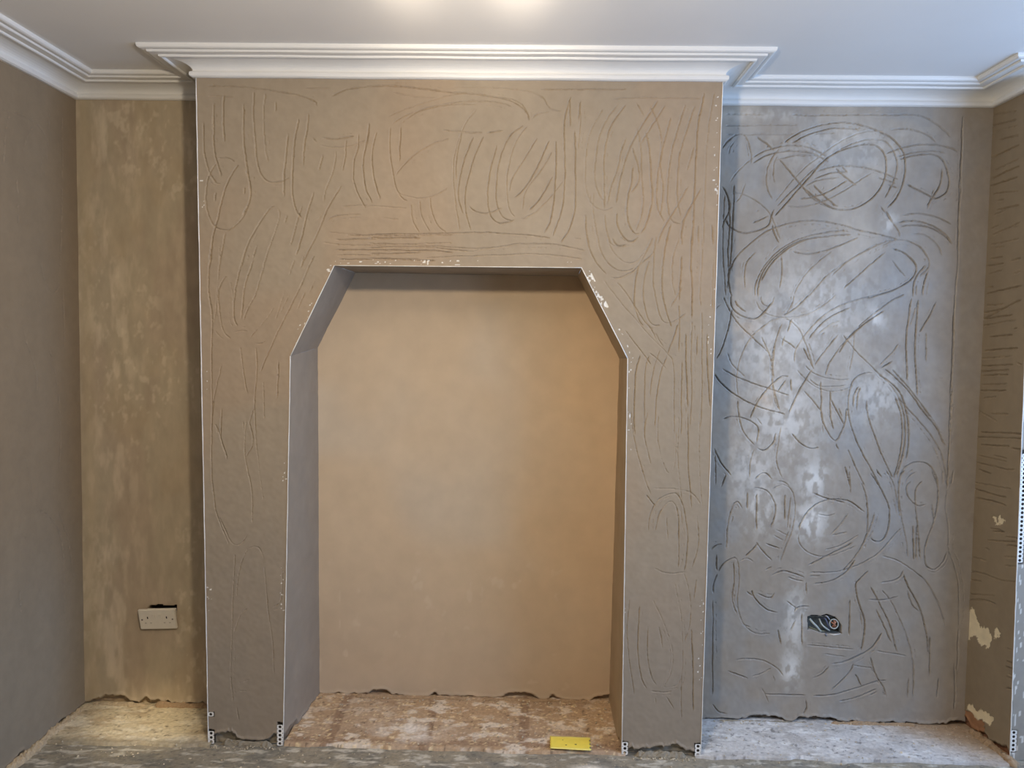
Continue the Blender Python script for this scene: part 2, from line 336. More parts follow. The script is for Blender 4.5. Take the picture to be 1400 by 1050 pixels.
SC_BREAST = [((265, 100, K1), [
 [50,65,180,68,320,78,450,95,560,120,640,150,655,190],[570,75,740,78],[715,130,800,92,900,72,1010,66,1150,76,1300,95],[60,120,230,130],
 [320,80,316,250,330,420,350,520,400,578,470,575,520,545],[378,90,370,250,380,400,400,490],[435,140,433,220],[265,150,265,300,275,420,290,530,300,600,295,680,250,770],
 [160,100,155,250,165,380],[105,140,100,300,110,430,150,560],[50,250,55,400,80,520,130,600],[500,310,485,450,475,560,480,670],[560,230,535,370,525,500,525,640,545,730,580,780],
 [610,200,605,280,590,370,580,500],[670,340,740,350,820,340,860,335],[660,380,740,395,830,388,930,350],[620,330,660,380],[875,310,870,400,850,480,850,580,880,660,920,730],
 [935,250,920,360,900,470,910,600,950,700],[950,410,950,520,975,620,1000,680],[810,340,805,440,790,530],[755,400,745,500,700,620,690,700],[690,420,660,530],
 [110,460,170,450,230,480],[130,460,85,540,65,630,70,720,100,800,150,830,200,825,260,770,295,680,300,590,270,500],[90,520,110,580,160,590],
 [240,480,180,570,150,660,125,780,100,880,85,1040],[170,830,150,930,135,1040],[115,620,110,690],[270,590,270,660],[440,705,400,725,340,810,290,900,260,1000,250,1045],
 [440,705,455,760,430,850,390,960,360,1045],[500,740,480,810],[580,690,540,820,510,930],[640,620,600,760,570,880,540,980],[790,590,720,700,670,820,600,960,560,1045],[340,900,310,1000],
 [690,750,640,790],[770,712,850,705,960,705,1050,712,1150,720],[700,800,740,765,820,752,900,750],[980,765,1110,780],[700,845,800,855,900,860],[740,885,1000,880,1200,872],
 [670,895,760,912,900,918,1100,912,1390,905],[740,942,950,940,1200,945,1390,955],[800,860,1100,862,1390,860],[740,970,1000,965],[760,990,1000,990,1300,1000]]),
 ((500, 100, K1), [
 [0,70,130,68,280,82,420,100,560,110,680,128,780,155,850,205,870,260],[120,100,260,125,380,130],[100,240,200,195,320,155,450,118,530,105],[130,275,220,225,340,185,480,155,620,150,720,160,790,185],
 [200,250,310,195,440,170,600,168],[450,75,600,72,740,80,860,95,940,130,980,190,1060,210],[920,85,1400,85],[870,250,920,215,990,205],[130,270,128,400,145,530,165,620,200,670,240,680],
 [185,270,180,480],[60,300,35,420,45,560,80,680],[20,250,5,400],[150,560,200,490,280,420,370,370,460,345],[400,305,520,315,630,318],[630,320,740,305],[240,680,250,780,290,860],
 [285,660,295,760,350,860],[340,640,345,720,380,810,440,855],[160,620,200,650,300,665,380,640,450,600],[600,180,530,270,490,370,470,480,470,600,480,720,500,850],[510,310,480,450,480,580],
 [575,330,530,440,500,560,490,660,520,760],[630,325,575,450,540,560,525,660,535,760,560,850],[540,690,570,730,640,745,740,710],[700,370,665,480,650,580,645,680,660,760,700,800,750,795,800,775],
 [850,270,780,320,730,400,700,500,690,600,695,700,730,770,790,790],[870,270,810,350,770,450,750,560,750,660,770,740,810,775],[980,350,900,520,840,620,780,670],[1000,400,930,520,850,630,830,740],
 [920,330,840,460,780,560,760,640],[1060,560,980,660,900,740,830,775],[1000,540,930,660,860,740],[800,775,880,770],[1095,110,1060,230,1055,380,1058,520,1050,640,1040,740,990,880],
 [1110,290,1115,430,1115,600,1110,720,1080,830,1030,910],[1010,350,1010,500,1000,660,980,780,945,860],[1130,140,1140,250,1125,430],[1085,130,1085,300],
 [0,858,300,860,600,850,800,860,990,880],[0,875,300,880],[0,905,300,915,600,930,800,910,1000,910,1100,930,1180,950],[0,930,300,925,560,950],[0,960,300,955],[560,950,700,925],
 [300,985,600,975,900,965,1160,990],[1090,875,1165,885],[0,985,300,990]]),
 ((680, 100, 320 / 1400), [
 [0,150,80,160,150,200,190,270,185,300],[680,155,900,150,1230,155],[500,150,480,300],[730,175,650,280,600,400,580,530,580,640,610,740,660,780],[780,170,690,300,645,430,635,600,640,820],
 [640,190,560,350,530,480,525,650,550,760,600,810,650,820,710,790],[970,150,880,290,800,430,750,560,720,700,710,790],[1010,180,930,310,850,430],[800,430,850,620,790,730],
 [775,370,740,460,720,560,680,680,660,780],[810,540,800,650,780,750,775,850,810,950,860,960],[820,160,880,270],[830,310,855,450,860,600,870,740,860,860,820,960],
 [900,170,960,310,980,450,975,560,990,680,980,800,960,870],[880,330,910,450,920,600,925,760,890,900,850,970],[1040,250,1000,400,975,520,955,650,955,800,1000,900],
 [1130,170,1080,320,1040,480,1020,620,1015,780,1040,880,1110,910],[1190,170,1140,320,1090,500,1075,650,1080,780,1100,870],[1240,100,1205,280,1190,450,1180,650,1170,800,1165,1040],
 [1300,95,1270,280,1255,430,1245,650,1235,800,1230,1040],[1180,420,1130,600],[1150,660,1080,780,1000,920,950,1040],[1220,680,1150,800,1090,920],[715,820,715,900,750,980,800,1010,850,970],
 [575,700,570,820,590,950,610,1040],[640,830,650,930,680,1020,740,1040,800,1030],[525,830,530,950,550,1040],[1040,890,1020,960,1000,1040],[1120,860,1100,950,1100,1040],[1280,890,1290,1040],[1200,900,1200,1040]]),
 ((780, 320, 220 / 825), [
 [80,0,95,80,130,150,190,215],[135,0,145,70,180,140,240,185,300,185,340,160],[185,0,210,80,260,135,310,150,350,130,400,60,430,0],[205,10,240,60,300,50],[240,0,290,40,340,20],
 [190,220,250,225,330,180,380,100,420,30],[440,0,420,100,350,160],[350,150,330,250,325,350,350,440,380,480],[410,120,380,220,375,340,395,430,430,470,480,460],
 [430,60,420,200,425,300,455,420,490,460,540,445,600,400],[500,0,475,120,465,250,480,360,520,490],[560,0,525,120,520,240,540,330],[570,100,560,250,555,350],[620,0,615,150,620,300,620,450],
 [672,0,672,150,665,300,670,380],[735,100,725,250,725,400],[230,240,300,330,370,440,410,490,440,550],[160,220,250,340,330,430,420,530,500,610,530,690,530,1040],[270,480,340,570,420,680],
 [390,600,440,640,500,700],[430,500,480,590],[380,485,440,480],[500,390,560,300,570,260],[360,610,335,700,328,800,325,950,330,1040],[405,610,380,700,375,850,375,1040],[460,580,420,720,405,850],
 [500,610,460,720,440,850,430,1000],[555,440,530,530,490,630],[570,640,570,800,565,1040],[620,430,620,620,620,800,610,1000],[670,380,672,600,670,800,665,1000],[590,500,590,640,600,900],
 [650,500,645,640],[700,500,700,640,715,900],[555,350,555,620]])]
SC_PIERS = [((840, 560, 160 / 350), [
 [50,0,60,90,85,190,110,260],[100,0,90,80,110,170],[130,0,130,100,150,170,165,190,180,160,185,60],[195,0,190,150,203,300],[220,0,222,150,230,300],[255,0,255,150,263,300],[125,210,150,212],
 [110,235,170,238,230,250,262,290],[100,370,105,320,130,270,180,250,205,290,218,370,215,440,205,490],[120,370,135,310,170,275,190,310,192,400,190,480],[155,310,160,400],[245,310,250,400,230,480],
 [90,250,130,300],[45,560,40,680,60,860],[75,580,68,700,80,800,100,840],[100,640,98,740,110,800,130,830],[110,560,150,640,175,720,170,790,150,830,190,820,203,770,200,640,180,510],
 [205,480,225,560,225,640,205,700],[230,650,235,780,235,910],[200,790,200,930],[110,470,160,490,220,485],[245,500,235,580],[130,640,145,720],[100,840,150,845,180,840],[120,850,125,890],[150,850,180,900]]),
 ((265, 330, K1), [
 [95,0,80,150,80,280,95,400,95,600,95,800,95,1040],[140,0,130,200,120,330,100,460],[290,0,240,150,215,280,210,400,240,470],[190,190,160,195,130,270,140,400,160,480,210,530],[190,200,210,300,215,400],
 [100,460,150,515,180,510],[380,100,330,270,290,350,260,430],[320,90,270,250,250,430],[430,340,380,420,290,520],[200,490,245,475,300,480],[245,540,265,700,290,830],[330,550,335,700,325,850,330,1040],
 [310,530,350,545,400,520],[150,640,110,820,95,950],[350,700,400,580,450,460,510,340,580,200,650,50],[520,260,450,400],[600,250,540,380],[490,240,430,430],[540,80,500,200],[600,40,560,150],
 [450,620,440,850],[260,940,270,1040],[320,870,290,980],[110,960,130,1040],[150,870,140,1040],[370,730,375,960],[650,190,600,300]]),
 ((265, 560, 180 / 402), [
 [55,0,55,150,60,260,70,320,110,420],[85,0,80,100],[65,40,105,160],[160,20,155,140,175,240,178,360],[185,0,190,120,215,290],[165,30,180,100,155,150],[75,320,110,400,140,410,170,370],
 [130,580,135,500,160,430,195,420,220,470],[125,430,120,560,118,700,115,820,120,900],[170,600,140,630,120,690],[215,470,225,600,240,700,245,820],[230,610,265,580,270,480],[130,860,175,860],[125,840,180,820],[130,900,140,960]])]
SC_NIB = [((1300, 140, 100 / 350), [
 [200,150,350,110],[210,115,340,80],[240,185,350,155],[205,272,350,200],[220,330,350,265],[205,370,350,300],[200,405,345,355],[210,440,350,425],[225,475,280,465],[210,545,290,510],[200,610,270,580],
 [210,640,350,570],[200,685,350,650],[220,700,280,690],[195,750,270,740],[185,785,275,770],[190,825,270,800],[185,890,230,880],[180,920,350,875],[180,975,270,965],[170,1010,280,985],[165,1045,350,940],
 [215,60,340,40],[230,520,345,490],[300,600,350,590],[290,760,350,745],[300,820,350,810],[150,60,140,500,120,660]]),
 ((1300, 430, 100 / 339), [
 [165,25,300,0],[160,55,320,25],[190,105,300,95],[165,170,320,155],[155,205,300,195],[155,240,300,232],[150,265,280,258],[160,285,280,280],[155,325,275,320],[150,355,270,352],[160,390,230,380],
 [140,440,200,480,230,500],[190,460,280,465],[150,545,330,555],[135,570,335,578],[150,605,280,612],[200,655,270,668],[135,650,270,685],[130,685,250,715,300,720],[140,718,200,740],[125,780,210,795,285,810],
 [120,805,200,835,260,850],[130,850,210,870,260,890],[270,620,335,625],[280,550,335,560],[180,990,240,1000],[240,1030,330,1040],[300,220,335,240],[290,70,320,60]]),
 ((1300, 720, 100 / 318), [
 [80,190,150,205,220,235,280,240],[80,230,150,240],[80,290,200,300],[70,315,150,320,200,345],[220,525,265,545],[220,580,265,600],[215,605,265,625],[225,635,262,655],[220,650,260,665],[150,90,180,105],
 [220,130,290,135],[230,80,290,85],[220,170,290,175],[180,20,240,25],[160,60,280,66],[100,130,170,150],[215,700,265,712],[230,790,262,800]])]
SC_LEFT = [((0, 80, 130 / 341), [
 [60,80,40,170],[35,190,20,270,10,400],[0,185,60,195,120,225,155,260,165,300],[120,240,95,290,85,350,95,410,125,420,150,390,155,320],[222,200,222,400,220,600,215,760],
 [145,715,155,780,180,830,205,830,215,790],[225,800,230,940,230,1040],[80,950,100,1040],[135,860,150,930],[0,970,50,960],[75,860,85,900],[60,420,65,600],[180,150,160,480]]),
 ((0, 460, 130 / 341), [
 [90,0,110,60,130,130,130,210],[175,30,200,130,215,270,215,440,190,560],[215,330,220,400],[60,320,90,420,110,520,125,600],[245,480,245,560,250,650,255,790,268,880],
 [125,620,170,640,200,680,222,740,230,860,232,1040],[210,620,240,720,260,830],[60,660,75,700,105,735],[135,880,155,960,155,1040],[70,900,75,1000],[280,130,280,290]])]
# ------------------------------------------------------------------ shared plaster look
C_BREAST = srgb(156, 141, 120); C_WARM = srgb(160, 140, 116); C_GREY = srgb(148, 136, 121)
C_CREAM = srgb(222, 206, 172); C_WHITE = srgb(226, 222, 214); C_MORTAR = srgb(150, 128, 104); C_BRICK = srgb(140, 98, 72)
def base_edge(a, seed, lo=.006, hi=.03):
    n = vnoise(a, a * 0 + .3, .06, 1, seed, 5); return lo + (hi - lo) * sstep(.25, .8, n)
def ragged(h, c, a, b, seed, lo, hi, depth, under=C_MORTAR, keepout=None):
    """plaster stops short of the floor in a broken edge; behind it the older wall shows"""
    e = base_edge(a, seed, lo, hi) + .006 * (vnoise(a, b, .010, .010, seed + 5, 2) - .5)
    t = 1 - sstep(e - .002, e + .0015, b)
    if keepout is not None: t = t * keepout
    lip = np.exp(-((b - e - .006) / .006) ** 2) * .003
    return h - depth * t * (.7 + .6 * vnoise(a, b, .02, .01, seed + 9)) + lip * (1 - t), mix(c, under, t)
def groove_height(fl, a, b, depth, seed, burr):
    g, r = fl.sample(a, b)
    g = np.clip(g, 0, 1.1)
    return -depth * np.clip(g * 1.75 - .35, 0, 1) + burr * r * (1 - np.clip(g * 1.4, 0, 1)) * (.3 + 1.1 * vnoise(a, b, .006, .006, seed)), g

# ------------------------------------------------------------------ chimney breast
RES = 0.0021
fb = Field(-.95, .95, 0, 2.45)
for crop, d in SC_BREAST: trace(fb, crop, d, 1, 0.0, 1.0, .0017, .3, .4)
for crop, d in SC_PIERS: trace(fb, crop, d, 1, 0.0, .95, .0017, .45, .3)
# rows follow the niche outline, columns bend with it
def rows(z0, z1): return list(np.linspace(z0, z1, max(2, int((z1 - z0) / RES)), endpoint=False))
zl = np.array(rows(0, 1.4165) + rows(1.4165, 1.7324) + rows(1.7324, H) + [H])
kz = len(rows(0, 1.4165)); kt = kz + len(rows(1.4165, 1.7324))
def edge_x(side, z):
    p = NICHE if side < 0 else NICHE[::-1]
    return np.interp(z, [q[1] for q in p[:3]], [q[0] for q in p[:3]])
na, nm = int(.36 / RES), int(.90 / RES)
nxl, nxr = edge_x(-1, zl), edge_x(1, zl)
bl, br = np.array([BXL(z) for z in zl]), np.array([BXR(z) for z in zl])
ta = np.linspace(0, 1, na + 1)[None, :]; tm = np.linspace(0, 1, nm + 1)[None, 1:]
A = np.hstack([bl[:, None] + (nxl - bl)[:, None] * ta, nxl[:, None] + (nxr - nxl)[:, None] * tm, nxr[:, None] + (br - nxr)[:, None] * ta[:, 1:]])
Bz = np.repeat(zl[:, None], A.shape[1], 1)
def warp_z(A, z):   # the shoulders and the lintel are not quite level
    lo = np.interp(z, [0, 1.4165, 1.7324, H], [0, 1.411, 1.7304, H]); hi = np.interp(z, [0, 1.4165, 1.7324, H], [0, 1.422, 1.7343, H])
    t = np.clip((A + .42) / .863, 0, 1); return lo * (1 - t) + hi * t
Bz = warp_z(A, Bz)
h, g = groove_height(fb, A, Bz, .0078, 11, .0002)
h += .0018 * (vnoise(A, Bz, .12, .18, 3, 3) - .5) + .0006 * (vnoise(A, Bz, .012, .012, 4) - .5)
c = np.tile(C_BREAST, A.shape + (1,))
c = mix(c, C_WARM, .75 * sstep(.45, .7, vnoise(A, Bz, .30, .42, 21, 2)))
c = mix(c, C_GREY, .8 * sstep(1.1, .2, Bz + .25 * (vnoise(A, Bz, .3, .3, 22) - .5)))
c *= (0.97 + .06 * vnoise(A, Bz, .05, .09, 23, 3))[..., None]
dl, dr = A - np.array(bl)[:, None], np.array(br)[:, None] - A
di = np.minimum(np.abs(A - nxl[:, None]), np.abs(A - nxr[:, None])) + np.where(Bz > 1.74, 1, 0)
dt = np.abs(Bz - 1.733) + np.where((A > -.43) & (A < .45), 0, 1)
# flecks of bead showing through near the arrises
edge = np.minimum(np.minimum(dl, dr), np.minimum(di, dt))
fleck = (edge < .022) & (vnoise(A, Bz, .006, .007, 31) > .86) & (vnoise(A, Bz, .10, .16, 32) > .62) & (edge > .005)
scar = (A > .44) & (A < .62) & (Bz > 1.50) & (Bz < 1.73) & (di < .024) & (di > .002) & (vnoise(A, Bz, .006, .008, 33) > .60) & (vnoise(A, Bz, .05, .05, 35) > .45)
c[fleck | scar] = C_WHITE
h[scar] -= .0016
# bead wings left bare near the floor: the plaster stops beside them
wing = np.zeros(A.shape, bool)
for lo, hi, dd in ((0, .052, dl), (.100, .118, dl), (0, .085, np.where(A < 0, di, 9)), (0, .048, np.where(A > 0, di, 9)), (0, .05, dr)):
    wing |= (Bz < hi + .004 * (vnoise(A, Bz, .01, .01, 37) - .5)) & (Bz >= lo) & (dd < .0215 + .003 * vnoise(A, Bz, .01, .012, 36))
h2, c = ragged(h, c, A, Bz, 41, .016, .05, .016, srgb(150, 140, 122))
h = h2
h[wing] = -.009; c[wing] = srgb(70, 62, 52)
P = np.stack([A, -h, Bz], -1)
keep = np.ones((len(zl) - 1, A.shape[1] - 1), bool); keep[:kt, na:na + nm] = False
flanks = [([(BXL(0), 0, 0), (BXL(H), 0, H), (BXL(H), DL, H), (BXL(0), DL, 0)], C_BREAST),
          ([(BXR(0), 0, 0), (BXR(0), DR, 0), (BXR(H), DR, H), (BXR(H), 0, H)], C_BREAST)]
breast = structure(link('wall_chimney_breast', grid_mesh('wall_chimney_breast', P, c, keep, flanks), M_PLASTER))
breast['label'] = 'plastered chimney breast with scored swirls and a shouldered fireplace opening'

# niche: back and five reveals
def niche_back():
    zs = np.linspace(0, 1.735, 347); n = 200
    xl_ = np.interp(zs, [q[1] for q in NBACK[:3]], [q[0] for q in NBACK[:3]]); xr_ = np.interp(zs, [q[1] for q in NBACK[:2:-1]], [q[0] for q in NBACK[:2:-1]])
    a = xl_[:, None] + (xr_ - xl_)[:, None] * np.linspace(0, 1, n)[None]; b = np.repeat(zs[:, None], n, 1)
    a = a + np.where(np.arange(n)[None] < 2, -.008, 0) + np.where(np.arange(n)[None] > n - 3, .008, 0)
    hh = .004 * (vnoise(a, b, .22, .3, 51, 3) - .5)
    cc = np.tile(srgb(206, 183, 153), a.shape + (1,))
    cc = mix(cc, srgb(200, 184, 162), .8 * sstep(.4, .75, vnoise(a, b, .34, .34, 52, 2)))
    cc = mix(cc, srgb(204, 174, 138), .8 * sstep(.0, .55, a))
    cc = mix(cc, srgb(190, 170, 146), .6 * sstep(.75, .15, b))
    cc *= (.96 + .08 * vnoise(a, b, .09, .14, 53, 3))[..., None]
    st = sstep(.74, .82, vnoise(a, b, .02, .12, 54, 2)) * np.exp(-((a + .53) / .05) ** 2) * sstep(.55, .4, b)
    cc = mix(cc, srgb(222, 206, 180), .7 * st)
    st = sstep(.72, .85, vnoise(a, b, .05, .06, 55, 3)) * sstep(.75, .5, b)
    cc = mix(cc, srgb(220, 204, 180), .3 * st)
    hh, cc = ragged(hh, cc, a, b, 56, .022, .05, .02, srgb(160, 140, 118))
    d = np.vectorize(ND)(b)
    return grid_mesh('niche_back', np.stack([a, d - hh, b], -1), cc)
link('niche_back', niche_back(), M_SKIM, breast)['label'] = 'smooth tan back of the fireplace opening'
def reveal(i, name, colr):
    (x0, z0), (x1, z1) = NICHE[i], NICHE[i + 1]; (u0, w0), (u1, w1) = NBACK[i], NBACK[i + 1]
    L_ = math.hypot(x1 - x0, z1 - z0); n, m = max(8, int(L_ / .005)), 60
    s = np.linspace(0, 1, n)[:, None]; t = np.linspace(0, 1, m)[None]
    fx = x0 + (x1 - x0) * s; fz = z0 + (z1 - z0) * s; bx_ = u0 + (u1 - u0) * s; bz = w0 + (w1 - w0) * s
    bd = np.vectorize(ND)(bz) + .012
    X = fx + (bx_ - fx) * t; Z = fz + (bz - fz) * t; Y = bd * t
    nrm = np.array([-(z1 - z0), 0, (x1 - x0)]) / L_        # points into the masonry
    hh = .0035 * (vnoise(s * L_ + 0 * t, Y, .12, .12, 60 + i, 3) - .5) + .001 * (vnoise(s * L_ + 0 * t, Y, .02, .03, 70 + i) - .5)
    hh = hh * sstep(0, .03, Y)
    cc = np.tile(colr, X.shape + (1,)) * (.94 + .12 * vnoise(s * L_ + 0 * t, Y, .07, .1, 80 + i, 3))[..., None]
    if i in (0, 4):
        hh, cc = ragged(hh, cc, Y, Z, 90 + i, .012, .04, .012)
    if i == 3:
        hh = hh + .0
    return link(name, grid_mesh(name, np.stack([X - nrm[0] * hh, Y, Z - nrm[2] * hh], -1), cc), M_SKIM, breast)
for i, (nm_, k) in enumerate((('reveal', C_GREY), ('sloped_reveal', C_GREY), ('soffit', C_GREY), ('sloped_reveal', srgb(172, 152, 124)), ('reveal', srgb(172, 152, 124)))):  # left grey by daylight, right tan without it: light put into the colour
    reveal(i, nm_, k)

# angle beads on the arrises, with the perforated wings that stay bare near the floor
def bead(p0, p1, parent, name='corner_bead', rad=.0016):
    bm = bmesh.new(); n = max(4, int((Vector(p1) - Vector(p0)).length / .03))
    q = [Vector(p0).lerp(Vector(p1), i / n) + Vector((random.uniform(-.0004, .0004), random.uniform(-.0003, .0003), 0)) for i in range(n + 1)]
    tube(bm, q, [rad * random.uniform(.75, 1.15) for _ in q], 6)
    return link(name, bm_mesh(name, bm), M_BEAD, parent, True)
def wing_strip(x_edge, direction, z0, z1, y, parent, width=.0215, pitch=.0155, hole=.0052, axis='x'):
    bm = bmesh.new(); n = max(1, int(round((z1 - z0) / pitch)))
    for k in range(n):
        zc = z0 + (k + .5) * (z1 - z0) / n; hz = (z1 - z0) / n / 2
        out, inn = [], []
        for s in range(16):
            an = 2 * math.pi * (s + .5) / 16; ca, sa = math.cos(an), math.sin(an)
            m_ = max(abs(ca), abs(sa))
            du, dz = ca / m_ * width / 2, sa / m_ * hz
            for lst, uu, zz in ((out, du, dz), (inn, ca * hole, sa * hole)):
                u = width / 2 + uu
                lst.append(bm.verts.new((x_edge + direction * u, y, zc + zz)))
        for s in range(16): bm.faces.new((out[s], out[(s + 1) % 16], inn[(s + 1) % 16], inn[s]))
    bm.normal_update(); bmesh.ops.solidify(bm, geom=bm.faces[:], thickness=.0006)
    return link('perforated_wing', bm_mesh('perforated_wing', bm), M_BEAD, parent)
E0 = -.0008
bd = bead((BXL(0), E0, 0), (BXL(HC), E0, HC), breast); bd['label'] = 'white angle bead on the left arris'
wing_strip(BXL(0.02), 1, 0, .047, -.0012, bd); wing_strip(BXL(.1), 1, .102, .1175, -.0012, bd)
bd = bead((BXR(0), E0, 0), (BXR(HC), E0, HC), breast); bd['label'] = 'white angle bead on the right arris'
wing_strip(BXR(0.02), -1, 0, .0465, -.0012, bd)
for i in range(5):
    (x0, z0), (x1, z1) = NICHE[i], NICHE[i + 1]
    bd = bead((x0, E0, z0), (x1, E0, z1), breast, rad=.0016 if i != 2 else .0012)
    if i == 0: wing_strip(x0, -1, 0, .0775, -.0012, bd)
    if i == 4: wing_strip(x1, 1, 0, .0465, -.0012, bd)

# ------------------------------------------------------------------ right alcove wall
fa = Field(.88, 2.0, 0, 2.45)
for crop, d in SC_ALCOVE: trace(fa, crop, d, 1, DR, 1.05, .0018, .3, .75)
for k in range(70):      # fine secondary scratches between the long sweeps
    x_, z_ = rng.uniform(1.0, 1.85), rng.uniform(.15, 2.25); an = rng.uniform(0, 6.28); ln = rng.uniform(.02, .07); bend = rng.uniform(-.02, .02)
    q = np.array([[x_, z_], [x_ + ln * math.cos(an) / 2 - bend * math.sin(an), z_ + ln * math.sin(an) / 2 + bend * math.cos(an)], [x_ + ln * math.cos(an), z_ + ln * math.sin(an)]])
    fa.stroke(q, rng.uniform(.25, .5), .002, .6)
xs = np.linspace(.895, 1.985, int(1.09 / .0023)); zs = np.linspace(0, H, int(H / .0024))
A, Bz = np.meshgrid(xs, zs)
h, g = groove_height(fa, A, Bz, .0125, 111, .0006)
h += .003 * (vnoise(A, Bz, .16, .2, 103, 3) - .5) + .0008 * (vnoise(A, Bz, .012, .014, 104) - .5)
c = np.tile(srgb(153, 142, 128), A.shape + (1,))
c = mix(c, srgb(182, 171, 156), .75 * sstep(.4, .75, vnoise(A, Bz, .22, .3, 121, 3)) * sstep(.9, 1.5, Bz))
c = mix(c, srgb(150, 146, 140), .7 * sstep(.45, .75, vnoise(A, Bz, .14, .18, 122, 3)))
c = mix(c, srgb(160, 146, 128), .6 * sstep(1.72, 1.86, A))
def blob(px, py, rx, ry, s, seed, colr=C_WHITE):
    global c
    p = unproject(px, py, 1, DR); k = 3.07 / FPX
    d = ((A - p[0]) / (rx * k)) ** 2 + ((Bz - p[2]) / (ry * k)) ** 2
    t = np.exp(-d) * (.25 + 1.1 * sstep(.35, .65, vnoise(A, Bz, .02, .03, seed, 3)))
    c = mix(c, colr, np.clip(s * t, 0, 1))
for i, q in enumerate([(1112, 655, 20, 28, .6), (1108, 712, 22, 26, .65), (1196, 436, 13, 14, .5), (1082, 915, 13, 24, .6), (1086, 850, 14, 45, .5), (1070, 570, 50, 60, .45),
                       (1060, 470, 55, 60, .35), (1120, 420, 70, 60, .3), (1040, 690, 30, 40, .4), (1216, 304, 10, 12, .4), (1200, 540, 40, 40, .35), (1030, 640, 35, 40, .35), (1150, 200, 90, 30, .25), (1040, 158, 60, 8, .25)]):
    blob(*q, 140 + i)
for i, q in enumerate([(1050, 545, 12, 14, .35), (1020, 450, 14, 14, .3), (1010, 400, 18, 18, .25)]): blob(*q, 170 + i, srgb(200, 172, 140))
c *= (.95 + .1 * vnoise(A, Bz, .03, .05, 123, 3))[..., None]
h, c = ragged(h, c, A, Bz, 126, .006, .028, .03, srgb(128, 112, 94))
BOX = [(1104, 843), (1110, 841), (1122, 842), (1130, 839.5), (1142, 844), (1147, 850), (1150, 855), (1150.5, 866), (1138, 867), (1124, 865.5), (1112, 861.5), (1104.5, 861)]
bp_ = unproject([p[0] for p in BOX], [p[1] for p in BOX], 1, DR)
hole = inside([(p[0], p[2]) for p in bp_], A, Bz); h[hole] = -.042; c[hole] = srgb(60, 58, 54)
wall_br = structure(link('wall_back_right', grid_mesh('wall_back_right', np.stack([A, DR - h, Bz], -1), c), M_ALCOVE))
wall_br['label'] = 'grey plastered back of the right alcove covered in scored loops'

# ------------------------------------------------------------------ left alcove wall
xs = np.linspace(XL - .004, -.86, 160); zs = np.linspace(0, H, 610)
A, Bz = np.meshgrid(xs, zs)
h = .004 * (vnoise(A, Bz, .18, .3, 203, 3) - .5)
c = np.tile(srgb(178, 163, 138), A.shape + (1,))
c = mix(c, srgb(175, 156, 134), .6 * sstep(.42, .68, vnoise(A, Bz, .14, .3, 204, 3)))
c = mix(c, srgb(178, 160, 132), .6 * sstep(.5, .75, vnoise(A, Bz, .1, .22, 205, 3)))
pale = sstep(.5, .78, vnoise(A, Bz, .035, .12, 206, 4)) * (.35 + .65 * sstep(.6, .2, (A - XL) / .5))
c = mix(c, srgb(212, 196, 170), .65 * pale)
pale = sstep(.55, .8, vnoise(A, Bz, .022, .035, 207, 3)) * sstep(.45, .7, vnoise(A, Bz, .2, .3, 208))
c = mix(c, srgb(214, 200, 174), .5 * pale)
c = mix(c, srgb(182, 164, 132), .55 * np.exp(-((A - XL - .03) / .035) ** 2))
c *= (.95 + .1 * vnoise(A, Bz, .02, .05, 209, 3))[..., None]
h, c = ragged(h, c, A, Bz, 212, .012, .045, .022, srgb(176, 156, 128))
sp = unproject([202, 206, 222, 234, 241.5, 242, 232, 206], [831, 827.2, 827.4, 828.6, 827.4, 834, 852, 852], 1, DL)
slot = inside([(p[0], p[2]) for p in sp], A, Bz); h[slot] = -.045; c[slot] = srgb(52, 44, 34)
wall_bl = structure(link('wall_back_left', grid_mesh('wall_back_left', np.stack([A, DL - h, Bz], -1), c), M_OLD))
wall_bl['label'] = 'mottled old tan plaster at the back of the left alcove'

# ------------------------------------------------------------------ left wall
fl_ = Field(-.45, .30, 0, 2.45)
for crop, d in SC_LEFT: trace(fl_, crop, d, 0, XL, .85, .0022, .6)
ys = np.concatenate([np.linspace(-2.2, -.42, 110, endpoint=False), np.linspace(-.42, DL + .06, 216)]); zs = np.linspace(0, H, 780)
A, Bz = np.meshgrid(ys, zs)
h, g = groove_height(fl_, A, Bz, .011, 311, .0)
h += .004 * (vnoise(A, Bz, .15, .25, 303, 3) - .5)
c = np.tile(srgb(141, 124, 101), A.shape + (1,))
c = mix(c, srgb(138, 120, 96), .7 * sstep(.12, .24, A))
c = mix(c, srgb(142, 134, 120), .7 * sstep(1.0, .3, Bz))
c *= (.95 + .1 * vnoise(A, Bz, .05, .12, 305, 3))[..., None]
h, c = ragged(h, c, A, Bz, 306, .004, .02, .012)
ext = [([(XL, -4.6, 0), (XL, -2.2, 0), (XL, -2.2, H), (XL, -4.6, H)], srgb(140, 124, 102))]
wall_l = structure(link('wall_left', grid_mesh('wall_left', np.stack([XL + h, A, Bz], -1), c, None, ext, flip=False), M_PLASTER))

